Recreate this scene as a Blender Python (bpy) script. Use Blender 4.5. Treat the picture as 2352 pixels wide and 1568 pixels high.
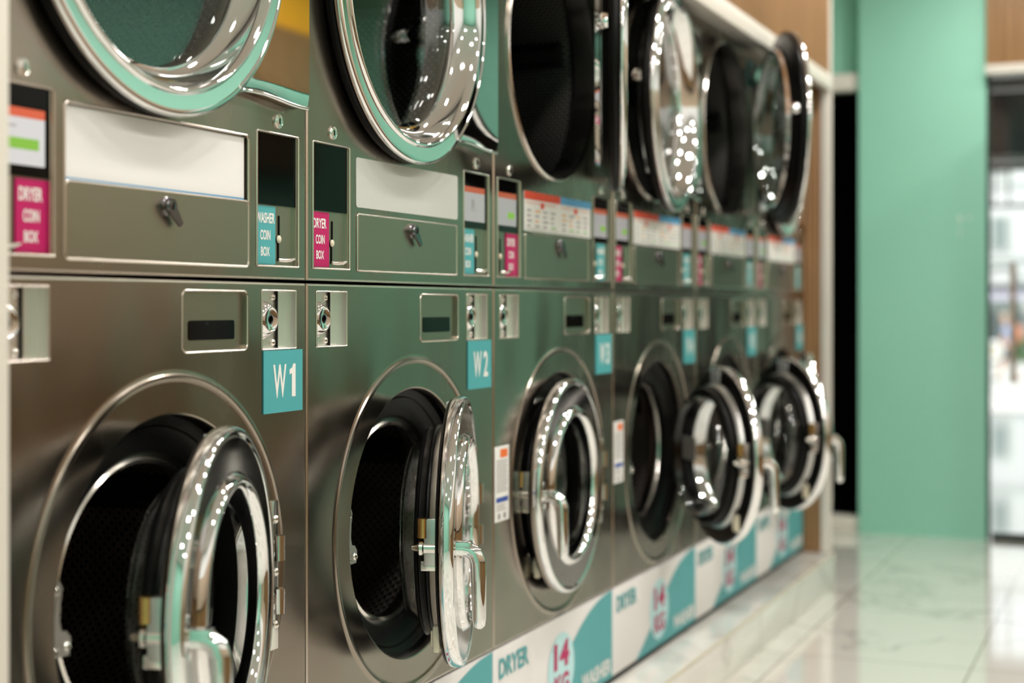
import bpy, bmesh, math, random
from math import sin, cos, pi, radians as R
from mathutils import Vector, Matrix, Euler
random.seed(7)
for o in list(bpy.data.objects): bpy.data.objects.remove(o)
SC = bpy.context.scene
COL = SC.collection

# ------------------------------------------------------------------ camera
# x runs along the machine row, y into the machines, z up; the machine fronts stand on y = 0
cd = bpy.data.cameras.new('camera'); cam = bpy.data.objects.new('camera', cd); COL.objects.link(cam)
cd.sensor_width = 36.0; cd.lens = 3580/2352*36.0
cd.shift_y = (705-784)/2352
cam.location = (-2.285, -1.315, 1.127)
cam.rotation_euler = (R(90), 0, R(22.4-90))
cd.dof.use_dof = True; cd.dof.focus_distance = 2.66; cd.dof.aperture_fstop = 2.15
cd.clip_start = .02; cd.clip_end = 400
SC.camera = cam

# ------------------------------------------------------------------ view, world, sun
SC.view_settings.view_transform = 'Standard'; SC.view_settings.look = 'None'
SC.view_settings.gamma = 1.0; SC.view_settings.exposure = 0.0
SC.view_settings.use_curve_mapping = False
SC.cycles.max_bounces = 10; SC.cycles.glossy_bounces = 7; SC.cycles.transparent_max_bounces = 14
SC.cycles.caustics_reflective = False; SC.cycles.caustics_refractive = False
SC.cycles.sample_clamp_indirect = 6.0
w = bpy.data.worlds.new('sky'); SC.world = w; w.use_nodes = True
bg = w.node_tree.nodes['Background']; bg.inputs['Color'].default_value = (.86, .93, 1, 1); bg.inputs['Strength'].default_value = 1.5
sd = bpy.data.lights.new('sun', 'SUN'); sd.energy = 3.6; sd.angle = R(3); sd.color = (1, .95, .88)
sun = bpy.data.objects.new('sun', sd); COL.objects.link(sun); sun.rotation_euler = (R(12), R(-38), 0); sun.location = (20, 0, 30)
LAMP_W = 12.2            # each ceiling downlight
LAMP_COL = (1.0, .95, .88)

# ------------------------------------------------------------------ materials
M = {}
def mat(name, col=(.5,.5,.5), rough=.5, metal=0, coat=0, emit=None, es=0, ior=1.45, spec=None):
    m = bpy.data.materials.new(name); m.use_nodes = True
    b = m.node_tree.nodes['Principled BSDF']
    b.inputs['Base Color'].default_value = (*col, 1); b.inputs['Roughness'].default_value = rough
    b.inputs['Metallic'].default_value = metal; b.inputs['Coat Weight'].default_value = coat; b.inputs['Coat Roughness'].default_value = .05
    b.inputs['IOR'].default_value = ior
    if spec is not None: b.inputs['Specular IOR Level'].default_value = spec
    if emit: b.inputs['Emission Color'].default_value = (*emit, 1); b.inputs['Emission Strength'].default_value = es
    M[name] = m; return m
def N(m, t, **kw):
    n = m.node_tree.nodes.new(t)
    for k, v in kw.items():
        if k in n.inputs: n.inputs[k].default_value = v
        else: setattr(n, k, v)
    return n
def K(m, a, b): m.node_tree.links.new(a, b)
def BS(m): return m.node_tree.nodes['Principled BSDF']
def ramp(m, fac, stops):
    r = N(m, 'ShaderNodeValToRGB'); K(m, fac, r.inputs[0])
    e = r.color_ramp.elements
    while len(e) < len(stops): e.new(.5)
    for q, (p, c) in zip(e, stops): q.position = p; q.color = (*c, 1)
    return r.outputs[0]
def noise(m, scale, detail=3, stretch=(1,1,1), coord='Object'):
    tc = N(m, 'ShaderNodeTexCoord'); mp = N(m, 'ShaderNodeMapping'); mp.inputs['Scale'].default_value = stretch
    K(m, tc.outputs[coord], mp.inputs[0]); n = N(m, 'ShaderNodeTexNoise', Scale=scale, Detail=detail); K(m, mp.outputs[0], n.inputs['Vector'])
    return n.outputs[0]
def bump(m, h, strength, dist=.01):
    b = N(m, 'ShaderNodeBump', Strength=strength, Distance=dist); K(m, h, b.inputs['Height']); K(m, b.outputs[0], BS(m).inputs['Normal']); return b
# brushed stainless fronts: slow dents and a fine upright grain
m = mat('steel', (.335,.295,.25), .24, 1)
dent = noise(m, 2.6, 1.5); grain = noise(m, 60, 3, (9, 1, .25)); smear = noise(m, 4, 1.5, (1.5,1,.5))
b1 = N(m, 'ShaderNodeBump', Strength=.30, Distance=.05); K(m, dent, b1.inputs['Height'])
b2 = N(m, 'ShaderNodeBump', Strength=.02, Distance=.002); K(m, grain, b2.inputs['Height']); K(m, b1.outputs[0], b2.inputs['Normal']); K(m, b2.outputs[0], BS(m).inputs['Normal'])
K(m, ramp(m, smear, [(.3,(.17,)*3), (.75,(.30,)*3)]), BS(m).inputs['Roughness'])
mat('bright_steel', (.72,.69,.65), .16, 1)
mat('satin_steel', (.85,.82,.78), .33, 1)
mat('edge_steel', (.74,.68,.62), .2, 1)
mat('grey_steel', (.5,.5,.49), .32, 1)
mat('drawer_steel', (.36,.33,.27), .3, 1)
mat('chrome', (.86,.86,.87), .035, 1)
mat('polished_steel', (.36,.35,.34), .09, 1)
mat('dark_chrome', (.16,.15,.16), .16, 1)
mat('brass', (.65,.38,.14), .25, 1)
mat('black_rubber', (.004,.004,.004), .32, spec=.16)
mat('black_plastic', (.004,.004,.004), .3, spec=.18)
mat('black_glass', (.002,.002,.002), .06, spec=.12)
mat('dark', (.004,.004,.004), .9, spec=.1)
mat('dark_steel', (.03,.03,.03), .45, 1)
mat('white_card', (.78,.77,.77), .5)
mat('shaded_white_card', (.52,.54,.51), .5)  # white card with its shade put into the colour
mat('grey_card', (.27,.25,.23), .6)
mat('cream', (.68,.62,.48), .45)
mat('teal', (.075,.37,.40), .4)
mat('pale_cyan', (.50,.78,.82), .4)
mat('magenta', (.46,.002,.11), .4)
mat('ink', (.30,.30,.31), .6)
mat('letter_white', (.82,.82,.80), .45)
mat('orange_ink', (.78,.16,.03), .5); mat('red_ink', (.72,.08,.04), .5); mat('blue_ink', (.10,.35,.62), .5); mat('navy_ink', (.04,.09,.35), .5)
mat('green_ink', (.22,.55,.16), .5); mat('amber_ink', (.8,.42,.12), .5)
mat('screen_white', (.3,.3,.3), .2, emit=(.86,.86,.92), es=.42); mat('screen_red', (.3,.05,.03), .2, emit=(.9,.16,.06), es=.42)
mat('screen_dim', (.3,.05,.03), .2, emit=(.7,.2,.08), es=.25)
mat('screen_green', (.1,.3,.03), .2, emit=(.35,.55,.08), es=.38); mat('screen_grey', (.3,.3,.3), .2, emit=(.45,.43,.50), es=.24)
mat('lamp_glow', (1,1,1), .5, emit=LAMP_COL, es=14)
mat('frame_black', (.015,.02,.017), .35)
mat('copper_pull', (.62,.47,.41), .35, .4)
mat('white_trim', (.72,.68,.62), .4)
mat('yellow_paint', (.85,.42,.015), .5)
# perforated drum sheet (holes on a lattice in the sheet's own metres)
def perforated(name, base, hole, s, r0, rough=.35, metal=1.0):
    m = mat(name, base, rough, metal)
    uv = N(m, 'ShaderNodeUVMap'); mp = N(m, 'ShaderNodeMapping'); mp.inputs['Scale'].default_value = (1/s, 1/s, 1); mp.inputs['Rotation'].default_value = (0,0,R(45))
    K(m, uv.outputs[0], mp.inputs[0]); v = N(m, 'ShaderNodeTexVoronoi', Scale=1.0, Randomness=0.0); v.voronoi_dimensions = '2D'; K(m, mp.outputs[0], v.inputs['Vector'])
    K(m, ramp(m, v.outputs['Distance'], [(r0,hole),(r0+.06,base)]), BS(m).inputs['Base Color'])
    bump(m, v.outputs['Distance'], .5, .003); return m
perforated('drum_sheet', (.22,.19,.175), (.01,.01,.01), .013, .22)
perforated('dryer_sheet', (.09,.085,.08), (.9,.9,.85), .012, .12, .4)
# clear glass: a thin pane that mirrors by its fresnel and otherwise lets the view through
def pane(name, tint, f0=.04, rough=0.0):
    m = bpy.data.materials.new(name); m.use_nodes = True; nt = m.node_tree; nt.nodes.clear()
    o = N(m, 'ShaderNodeOutputMaterial'); mx = N(m, 'ShaderNodeMixShader'); lw = N(m, 'ShaderNodeLayerWeight', Blend=.5); pw = N(m, 'ShaderNodeMath', operation='POWER'); K(m, lw.outputs['Facing'], pw.inputs[0]); pw.inputs[1].default_value = 4.5; f = N(m, 'ShaderNodeMath', operation='MULTIPLY_ADD'); K(m, pw.outputs[0], f.inputs[0]); f.inputs[1].default_value = 1-f0; f.inputs[2].default_value = f0
    t = N(m, 'ShaderNodeBsdfTransparent'); t.inputs[0].default_value = (*tint, 1); g = N(m, 'ShaderNodeBsdfGlossy', Roughness=rough)
    K(m, f.outputs[0], mx.inputs[0]); K(m, t.outputs[0], mx.inputs[1]); K(m, g.outputs[0], mx.inputs[2]); K(m, mx.outputs[0], o.inputs[0]); M[name] = m
pane('bowl_glass', (.93,.95,.95), .045); pane('dryer_glass', (.70,.74,.73), .105); pane('door_glass', (.96,.98,.97), .03)
# painted wall, wood strips, marble tile
m = mat('green_paint', (.29,.62,.49), .55); n = noise(m, 1.2, 3); K(m, ramp(m, n, [(.3,(.28,.605,.475)),(.7,(.30,.635,.505))]), BS(m).inputs['Base Color'])
def wood(name, a, b, rough=.45):
    m = mat(name, a, rough); n = noise(m, 6, 5, (3,3,.35)); K(m, ramp(m, n, [(.3,a),(.7,b)]), BS(m).inputs['Base Color'])
wood('wood', (.35,.19,.085), (.28,.15,.062)); wood('beige_wood', (.50,.38,.28), (.42,.31,.22)); wood('dark_wood', (.028,.02,.016), (.018,.013,.01)); wood('brown_wood', (.22,.12,.045), (.16,.085,.03))
def marble(name, tx, ty, ox, oy, base=(.80,.77,.72), rough=.07, grout=(.36,.31,.24), axis='XY'):
    m = mat(name, base, rough)
    tc = N(m, 'ShaderNodeTexCoord'); d = N(m, 'ShaderNodeTexNoise', Scale=1.1, Detail=6); K(m, tc.outputs['Object'], d.inputs['Vector'])
    mix = N(m, 'ShaderNodeMix', data_type='RGBA', Factor=.55); K(m, tc.outputs['Object'], mix.inputs[6]); K(m, d.outputs['Color'], mix.inputs[7])
    v = N(m, 'ShaderNodeTexNoise', Scale=2.2, Detail=5, Roughness=.55); K(m, mix.outputs[2], v.inputs['Vector'])
    sub = N(m, 'ShaderNodeMath', operation='SUBTRACT'); K(m, v.outputs[0], sub.inputs[0]); sub.inputs[1].default_value = .5
    ab = N(m, 'ShaderNodeMath', operation='ABSOLUTE'); K(m, sub.outputs[0], ab.inputs[0])
    vein = ramp(m, ab.outputs[0], [(0,(.56,.54,.50)),(.006,(.70,.68,.63)),(.025,base)])
    sp = N(m, 'ShaderNodeSeparateXYZ'); K(m, tc.outputs['Object'], sp.inputs[0])
    lines = []
    for k, per, off in ((axis[0], tx, ox), (axis[1], ty, oy)):
        if not per: continue
        a = N(m, 'ShaderNodeMath', operation='SUBTRACT'); K(m, sp.outputs[k], a.inputs[0]); a.inputs[1].default_value = off
        p = N(m, 'ShaderNodeMath', operation='PINGPONG'); K(m, a.outputs[0], p.inputs[0]); p.inputs[1].default_value = per/2
        c = N(m, 'ShaderNodeMath', operation='LESS_THAN'); K(m, p.outputs[0], c.inputs[0]); c.inputs[1].default_value = .0032; lines.append(c.outputs[0])
    fac = lines[0]
    if len(lines) > 1:
        mx = N(m, 'ShaderNodeMath', operation='MAXIMUM'); K(m, lines[0], mx.inputs[0]); K(m, lines[1], mx.inputs[1]); fac = mx.outputs[0]
    fm = N(m, 'ShaderNodeMix', data_type='RGBA'); K(m, fac, fm.inputs[0]); K(m, vein, fm.inputs[6]); fm.inputs[7].default_value = (*grout, 1)
    K(m, fm.outputs[2], BS(m).inputs['Base Color'])
marble('marble_floor', 1.2, .576, 2.75, -.211, (.80,.77,.72))
marble('marble_ledge', 1.2, 0, .35, 0, (.82,.80,.76), .1)
marble('porch_tile', .6, .6, .1, .1, (.66,.62,.58), .03, (.5,.46,.42))
BS(M['marble_floor']).inputs['Coat Weight'].default_value = .6; BS(M['porch_tile']).inputs['Coat Weight'].default_value = 1.0
mat('pavement', (.62,.60,.56), .8); mat('facade', (.70,.70,.69), .8); mat('facade_trim', (.55,.58,.55), .8); mat('window_grey', (.24,.29,.28), .3)
mat('kerb_pink', (.70,.52,.46), .7); mat('leaf', (.08,.16,.04), .7); mat('awning_dark', (.03,.035,.045), .7); mat('awning_pale', (.52,.49,.58), .7)
mat('skin', (.62,.36,.26), .6); mat('shirt_blue', (.32,.42,.62), .8); mat('shorts_dark', (.05,.07,.07), .8); mat('pack_rust', (.55,.22,.13), .8); mat('hair', (.55,.47,.38), .8); mat('shoe', (.12,.1,.09), .7)
mat('ceiling_white', (.72,.70,.66), .8)

# ------------------------------------------------------------------ mesh builder
class MB:
    def __init__(s, off=(0,0,0)):
        s.bm = bmesh.new(); s.uv = s.bm.loops.layers.uv.new('UVMap'); s.mats = []; s.off = Vector(off)
    def mi(s, name):
        if name not in s.mats: s.mats.append(name)
        return s.mats.index(name)
    def v(s, p): return s.bm.verts.new(Vector(p) - s.off)
    def f(s, vs, mt, uvs=None):
        try: f = s.bm.faces.new(vs)
        except ValueError: return None
        f.material_index = s.mi(mt); f.smooth = True
        if uvs:
            for l, u in zip(f.loops, uvs): l[s.uv].uv = u
        return f
    def poly(s, pts, mt, planar=False):
        return s.f([s.v(p) for p in pts], mt, [(p[0], p[2]) for p in pts] if planar else None)
    def box(s, x0, x1, y0, y1, z0, z1, mt, bev=0):
        c = [(x,y,z) for x in (x0,x1) for y in (y0,y1) for z in (z0,z1)]
        vs = [s.v(p) for p in c]
        fs = [s.f([vs[i] for i in q], mt) for q in ((0,1,3,2),(4,6,7,5),(0,4,5,1),(2,3,7,6),(0,2,6,4),(1,5,7,3))]
        if bev:
            es = {e for f in fs for e in f.edges}
            r = bmesh.ops.bevel(s.bm, geom=list(es), offset=bev, segments=2, affect='EDGES', profile=.5)
            for f in r['faces']: f.material_index = s.mi(mt); f.smooth = True
        return s
    def lathe(s, prof, c, mt, seg=96, a0=0.0, a1=2*pi, disc=False):
        """profile of (radius, y) turned about the y axis through c"""
        full = abs(a1-a0-2*pi) < 1e-6; n = seg if full else seg+1
        rows = []; L = [0.0]
        for i in range(1, len(prof)): L.append(L[-1] + math.hypot(prof[i][0]-prof[i-1][0], prof[i][1]-prof[i-1][1]))
        for r, y in prof:
            if r < 1e-6: rows.append([s.v((c[0], c[1]+y, c[2]))])
            else: rows.append([s.v((c[0]+r*cos(a0+(a1-a0)*k/seg), c[1]+y, c[2]+r*sin(a0+(a1-a0)*k/seg))) for k in range(n)])
        for i in range(len(prof)-1):
            A, B = rows[i], rows[i+1]; rm = max(prof[i][0], prof[i+1][0])
            for k in range(seg):
                k2 = (k+1) % n if full else k+1
                t0, t1 = (a1-a0)*k/seg, (a1-a0)*(k+1)/seg
                if disc:
                    P = lambda r, t: (r*cos(t), r*sin(t)); u = [P(prof[i][0],t0), P(prof[i][0],t1), P(prof[i+1][0],t1), P(prof[i+1][0],t0)]
                else: u = [(rm*t0,L[i]), (rm*t1,L[i]), (rm*t1,L[i+1]), (rm*t0,L[i+1])]
                if len(A) == 1 and len(B) == 1: continue
                if len(A) == 1: s.f([A[0], B[k2], B[k]], mt, [u[0],u[2],u[3]])
                elif len(B) == 1: s.f([A[k], A[k2], B[0]], mt, [u[0],u[1],u[2]])
                else: s.f([A[k], A[k2], B[k2], B[k]], mt, u)
        return s
    def tube(s, pts, r, mt, seg=14, closed=False, sq=(1,1), cap=True):
        pts = [Vector(p) for p in pts]; n = len(pts); rings = []
        rr = r if isinstance(r, (list, tuple)) else [r]*n
        up = None
        for i, p in enumerate(pts):
            if closed: t = (pts[(i+1)%n]-pts[i-1]).normalized()
            else: t = (pts[min(i+1,n-1)]-pts[max(i-1,0)]).normalized()
            if up is None: up = Vector((1,0,0)) if abs(t.x) < .9 else Vector((0,0,1))
            b = t.cross(up); b = b.normalized() if b.length > 1e-6 else t.orthogonal().normalized(); a = b.cross(t).normalized(); up = a
            rings.append([s.v(p + a*(cos(2*pi*k/seg)*rr[i]*sq[0]) + b*(sin(2*pi*k/seg)*rr[i]*sq[1])) for k in range(seg)])
        for i in range(n if closed else n-1):
            A, B = rings[i], rings[(i+1)%n]
            for k in range(seg): s.f([A[k], A[(k+1)%seg], B[(k+1)%seg], B[k]], mt)
        if not closed and cap: s.f(rings[0][::-1], mt); s.f(rings[-1], mt)
        return s
    def rod(s, a, b, r, mt, seg=16): return s.tube([a, b], r, mt, seg)
    def ball(s, c, r, mt, sc=(1,1,1), seg=16):
        q = bmesh.ops.create_uvsphere(s.bm, u_segments=seg, v_segments=seg//2, radius=r, matrix=Matrix.Translation(Vector(c)-s.off) @ Matrix.Diagonal((*sc,1)))
        for v in q['verts']:
            for f in v.link_faces: f.material_index = s.mi(mt); f.smooth = True
        return s
    def prism(s, pts, y0, y1, mt, side=None):
        """outline of (x, z) from y0 (front) to y1"""
        A = [s.v((x,y0,z)) for x, z in pts]; B = [s.v((x,y1,z)) for x, z in pts]; n = len(pts)
        s.f(A, mt); s.f(B[::-1], mt)
        for i in range(n): s.f([A[i], B[i], B[(i+1)%n], A[(i+1)%n]], side or mt)
        return s
    def text(s, body, x0, x1, z0, z1, y, mt, bold=.02):
        cu = bpy.data.curves.new('t', 'FONT'); cu.body = body; cu.size = 1; cu.offset = bold; cu.resolution_u = 4
        ob = bpy.data.objects.new('t', cu); me = bpy.data.meshes.new_from_object(ob)
        xs = [v.co.x for v in me.vertices]; ys = [v.co.y for v in me.vertices]
        ax, bx, ay, by = min(xs), max(xs), min(ys), max(ys)
        vs = [s.v((x0+(v.co.x-ax)/(bx-ax)*(x1-x0), y, z0+(v.co.y-ay)/(by-ay)*(z1-z0))) for v in me.vertices]
        for p in me.polygons: s.f([vs[i] for i in p.vertices], mt)
        bpy.data.objects.remove(ob); bpy.data.curves.remove(cu); bpy.data.meshes.remove(me)
        return s
    def decal(s, x0, x1, z0, z1, y, mt): s.poly([(x0,y,z0),(x1,y,z0),(x1,y,z1),(x0,y,z1)], mt); return s
    def mesh(s, name, ang=35, recalc=True):
        if recalc: bmesh.ops.recalc_face_normals(s.bm, faces=s.bm.faces)
        if recalc == 'front':                                  # sheet metal: everything lying on the front plane looks out
            s.bm.normal_update(); bmesh.ops.reverse_faces(s.bm, faces=[f for f in s.bm.faces if f.normal.y > .3])
        me = bpy.data.meshes.new(name); s.bm.to_mesh(me); s.bm.free()
        for n in s.mats: me.materials.append(M[n])
        me.set_sharp_from_angle(angle=R(ang)); return me
def link(name, me, parent=None, loc=(0,0,0)):
    o = bpy.data.objects.new(name, me); COL.objects.link(o); o.location = loc
    if parent: o.parent = parent
    return o
def empty(name, loc=(0,0,0), parent=None):
    o = link(name, None, parent, loc); o.empty_display_size = .1; return o
def weigh(o):
    m = o.modifiers.new('weighted', 'WEIGHTED_NORMAL'); m.keep_sharp = True; m.weight = 60; return o
def tag(o, label=None, cat=None, group=None, kind=None):
    for k, v in (('label',label),('category',cat),('group',group),('kind',kind)):
        if v: o[k] = v
    return o
def struct(name, mb, ang=35): return tag(link(name, mb.mesh(name, ang)), kind='structure')

# ------------------------------------------------------------------ the room
struct('floor', MB().box(-3.6, 5.66, -3.0, .9, -.1, 0, 'marble_floor'))
struct('ceiling', MB().box(-3.6, 5.8, -3.1, 1.0, 2.95, 3.1, 'ceiling_white'))
struct('wall_left', MB().box(-3.6, 6.9, .9, 1.0, 0, 2.95, 'green_paint'))
struct('wall_right', MB().box(-3.6, 5.8, -3.1, -3.0, 0, 2.95, 'green_paint'))
struct('wall_back', MB().box(-3.7, -3.6, -3.0, .9, 0, 2.95, 'green_paint'))
b = MB(); b.box(5.66, 5.78, .05, 1.0, 2.30, 2.95, 'green_paint'); b.box(5.66, 5.78, -3.0, -1.66, 0, 2.95, 'green_paint'); b.box(5.66, 5.78, -1.66, .05, 2.36, 2.95, 'green_paint')
struct('wall_front', b)
b = MB(); b.box(5.57, 5.78, -.562, .05, 0, 2.95, 'green_paint')
for x0, x1, z0, z1 in ((-.445,-.432,1.545,1.575),(-.442,-.430,1.475,1.49),(-.490,-.478,1.555,1.572),(-.470,-.462,1.478,1.483),(-.443,-.438,1.50,1.53)):
    b.poly([(5.5695,x0,z0),(5.5695,x1,z0+.004),(5.5695,x1-.002,z1),(5.5695,x0+.002,z1-.004)], 'letter_white')
struct('pillar_end', b)
# unlit passage behind the end post, its gloom put into the wall colour
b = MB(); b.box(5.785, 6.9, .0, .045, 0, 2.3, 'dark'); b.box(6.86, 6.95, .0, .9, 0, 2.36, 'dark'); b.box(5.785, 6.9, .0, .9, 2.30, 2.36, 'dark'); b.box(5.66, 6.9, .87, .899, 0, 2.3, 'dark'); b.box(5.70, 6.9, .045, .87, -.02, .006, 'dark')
struct('wall_passage', b)
struct('trim_passage', MB().box(5.60, 5.70, .051, .9, 2.215, 2.30, 'white_trim', .004).box(5.60, 5.70, .051, .9, .0, .075, 'white_trim', .004))
# surround of the machine bay: wood fascia, soffit, white edging, end returns
b = MB(); x = -.92
while x < 4.0:
    b.box(x, min(x+.014, 4.0), -.106, -.09, 2.06, 2.95, 'wood', .002); x += .02
b.box(-.92, 4.0, -.092, -.08, 2.06, 2.95, 'wood')
struct('trim_fascia', b)
struct('trim_soffit', MB().box(-.92, 4.03, -.112, -.078, 2.0, 2.06, 'white_trim', .003).box(-.92, 4.0, -.078, .25, 2.035, 2.06, 'white_trim'))
b = MB()
for y in (-.066, -.044, -.022, 0.0): b.box(4.002, 4.025, y, y+.0195, .137, 2.035, 'wood', .002)
b.box(4.012, 4.03, -.07, .9, .137, 2.95, 'wood')
struct('trim_return', b)
struct('trim_end_post', MB().box(4.0, 4.032, -.110, -.0705, .137, 2.95, 'white_trim', .003))
struct('trim_near_post', MB().box(-.96, -.879, -.125, -.01, .137, 2.95, 'white_trim', .004))
struct('trim_ledge', MB().box(-1.5, 4.035, -.121, .9, .0, .137, 'marble_ledge', .003).box(-1.5, 4.036, -.1225, -.1195, .131, .1375, 'cream'))
# the shop front: fascia, glass door
b = MB(); y = -.565
while y > -1.75:
    b.box(5.53, 5.56, y-.034, y, 2.29, 2.95, 'wood', .004); y -= .042
b.box(5.55, 5.66, -1.75, -.563, 2.29, 2.95, 'wood')
struct('trim_front_fascia', b)
struct('trim_front_edge', MB().box(5.51, 5.66, -1.75, -.563, 2.245, 2.29, 'white_trim', .004))
g = struct('door_1', MB().box(5.60, 5.612, -1.64, -.574, .03, 2.24, 'door_glass'))
fr = link('door_frame', MB().box(5.585, 5.63, -.574, -.564, .0, 2.245, 'frame_black').box(5.585, 5.63, -1.66, -1.64, .0, 2.245, 'frame_black').box(5.585, 5.63, -1.64, -.585, .0, .03, 'frame_black').mesh('door_frame'), g)
b = MB(); b.rod((5.54, -.688, .765), (5.54, -.688, 1.34), .014, 'copper_pull'); b.rod((5.54,-.688,.86),(5.60,-.688,.86),.008,'copper_pull'); b.rod((5.54,-.688,1.25),(5.60,-.688,1.25),.008,'copper_pull')
tag(link('door_handle', b.mesh('door_handle'), g), 'long copper-toned pull bar')

# ------------------------------------------------------------------ helpers for the machine fronts
CH = {}
def cached(key, fn):
    if key not in CH: CH[key] = fn()
    return CH[key]
def rrect(u0, u1, z0, z1, r, n=5):
    out = []
    for cx, cz, a in ((u1-r,z1-r,0),(u0+r,z1-r,90),(u0+r,z0+r,180),(u1-r,z0+r,270)):
        for k in range(n+1): out.append((cx+r*cos(R(a+90*k/n)), cz+r*sin(R(a+90*k/n))))
    return out
def holed_grid(b, u0, u1, z0, z1, holes, mt, y=0.0):
    us = sorted({u0,u1,*[q for h in holes for q in h[:2]]}); zs = sorted({z0,z1,*[q for h in holes for q in h[2:4]]})
    V = {(i,j): b.v((u,y,z)) for i,u in enumerate(us) for j,z in enumerate(zs)}
    for i in range(len(us)-1):
        for j in range(len(zs)-1):
            cu, cz = (us[i]+us[i+1])/2, (zs[j]+zs[j+1])/2
            if any(h[0]<cu<h[1] and h[2]<cz<h[3] for h in holes): continue
            b.f([V[i,j],V[i+1,j],V[i+1,j+1],V[i,j+1]], mt)
    for h in holes:                                       # round the corners of each opening
        r = h[4]
        for cx, cz, sx, sz in ((h[0],h[2],1,1),(h[1],h[2],-1,1),(h[1],h[3],-1,-1),(h[0],h[3],1,-1)):
            arc = [(cx+sx*(r-r*cos(R(t))), y, cz+sz*(r-r*sin(R(t)))) for t in (0,22.5,45,67.5,90)]
            b.poly([(cx,y,cz)]+arc, mt)
def ringed_hole(b, u0, u1, z0, z1, cu, cz, rings, mt, seg=120):
    """flat sheet u0..u1 x z0..z1 around rings of (radius, y)"""
    ang = sorted({2*pi*k/seg for k in range(seg)} | {math.atan2(z-cz, u-cu) % (2*pi) for u in (u0,u1) for z in (z0,z1)})
    def edge(a):
        c, s = cos(a), sin(a); t = min([((u1-cu)/c if c>0 else (u0-cu)/c) if abs(c)>1e-9 else 1e9, ((z1-cz)/s if s>0 else (z0-cz)/s) if abs(s)>1e-9 else 1e9])
        return (cu+c*t, 0.0, cz+s*t)
    rows = [[b.v((cu+r*cos(a), y, cz+r*sin(a))) for a in ang] for r, y in rings] + [[b.v(edge(a)) for a in ang]]
    n = len(ang)
    for A, B in zip(rows, rows[1:]):
        for k in range(n): b.f([A[k],A[(k+1)%n],B[(k+1)%n],B[k]], mt)
def rim(b, u0, u1, z0, z1, mt, r=.004, depth=.04):
    """rolled edge all round a sheet whose flat part is u0..u1 x z0..z1"""
    prof = [(r*sin(R(t)), r-r*cos(R(t))) for t in (0,30,60,90)] + [(r, depth)]
    for (o, d) in prof[:0]: pass
    rows = []
    for o, y in prof: rows.append([b.v(p) for p in ((u0-o,y,z0-o),(u1+o,y,z0-o),(u1+o,y,z1+o),(u0-o,y,z1+o))])
    for A, B in zip(rows, rows[1:]):
        for k in range(4): b.f([A[k],A[(k+1)%4],B[(k+1)%4],B[k]], mt)
def tray(b, u0, u1, z0, z1, r, depth, mt, lip=.0016, back=None):
    L = rrect(u0, u1, z0, z1, r); n = len(L)
    A = [b.v((u,0,z)) for u,z in L]; B = [b.v((u,depth,z)) for u,z in L]
    for k in range(n): b.f([A[k],A[(k+1)%n],B[(k+1)%n],B[k]], mt)
    b.f([b.v((u,depth,z)) for u,z in L], back or mt)
    if lip: b.tube([(u,-.0003,z) for u,z in L], lip, 'edge_steel', 8, closed=True)
def screw(b, u, y, z, r=.007, mt='bright_steel'):
    b.lathe([(0,-r*.7),(r*.5,-r*.62),(r*.85,-r*.35),(r,0),(r,r)], (u,y,z), mt, 16)

# ------------------------------------------------------------------ washers
ZB = .137; ZS = 1.169
HC = (.41, 0, .715); HR = .255
def washer_front():
    b = MB((0,0,ZB))
    holed_grid(b, .006, .794, 1.04, 1.163, [(.034,.142,1.059,1.154,.002),(.439,.616,1.060,1.152,.010),(.659,.766,1.059,1.154,.002)], 'steel')
    ringed_hole(b, .006, .794, .394, 1.04, HC[0], HC[2], [(HR,.030),(HR,.004),(HR+.0015,.001),(HR+.004,0),(HR+.008,0),(.301,0),(.304,0),(.3085,-.0012),(.3115,-.0034),(.3135,-.0034),(.316,-.0012),(.3195,0),(.323,0)], 'steel')
    rim(b, .006, .794, .394, 1.163, 'edge_steel')
    bmesh.ops.remove_doubles(b.bm, verts=b.bm.verts, dist=.00005)
    return b.mesh('front_panel', 20, 'front')
def cabinet(z0, z1, zb):
    b = MB((0,0,zb))
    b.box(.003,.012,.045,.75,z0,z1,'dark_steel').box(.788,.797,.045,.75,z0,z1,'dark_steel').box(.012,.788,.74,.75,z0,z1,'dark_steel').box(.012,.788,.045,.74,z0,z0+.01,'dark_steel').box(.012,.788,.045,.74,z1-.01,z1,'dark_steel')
    return b.mesh('cabinet')
def washer_drum():
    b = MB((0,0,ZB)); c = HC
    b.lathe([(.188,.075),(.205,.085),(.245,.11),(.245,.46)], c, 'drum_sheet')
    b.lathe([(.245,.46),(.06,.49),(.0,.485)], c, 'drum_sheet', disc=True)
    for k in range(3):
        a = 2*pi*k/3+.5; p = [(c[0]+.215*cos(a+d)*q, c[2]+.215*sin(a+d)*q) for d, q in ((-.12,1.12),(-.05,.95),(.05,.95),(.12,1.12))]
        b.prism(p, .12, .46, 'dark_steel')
    return b.mesh('drum')
def drum_lip():
    b = MB((0,0,ZB)); b.lathe([(.192,.06),(.196,.054),(.190,.050),(.184,.054),(.181,.064),(.184,.078),(.19,.085)], HC, 'bright_steel'); return b.mesh('drum_lip')
def bezel():
    b = MB((0,0,ZB)); b.lathe([(.2548,.012),(.2548,.026),(.250,.030),(.235,.034),(.205,.044),(.197,.05),(.192,.062)], HC, 'black_rubber')
    b.lathe([(.240,.0325),(.238,.031),(.236,.0325)], HC, 'black_plastic')
    for q in ((.258,.512),(.268,.503)): screw(b, q[0], .034, q[1], .005)
    return b.mesh('door_seal')
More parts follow.
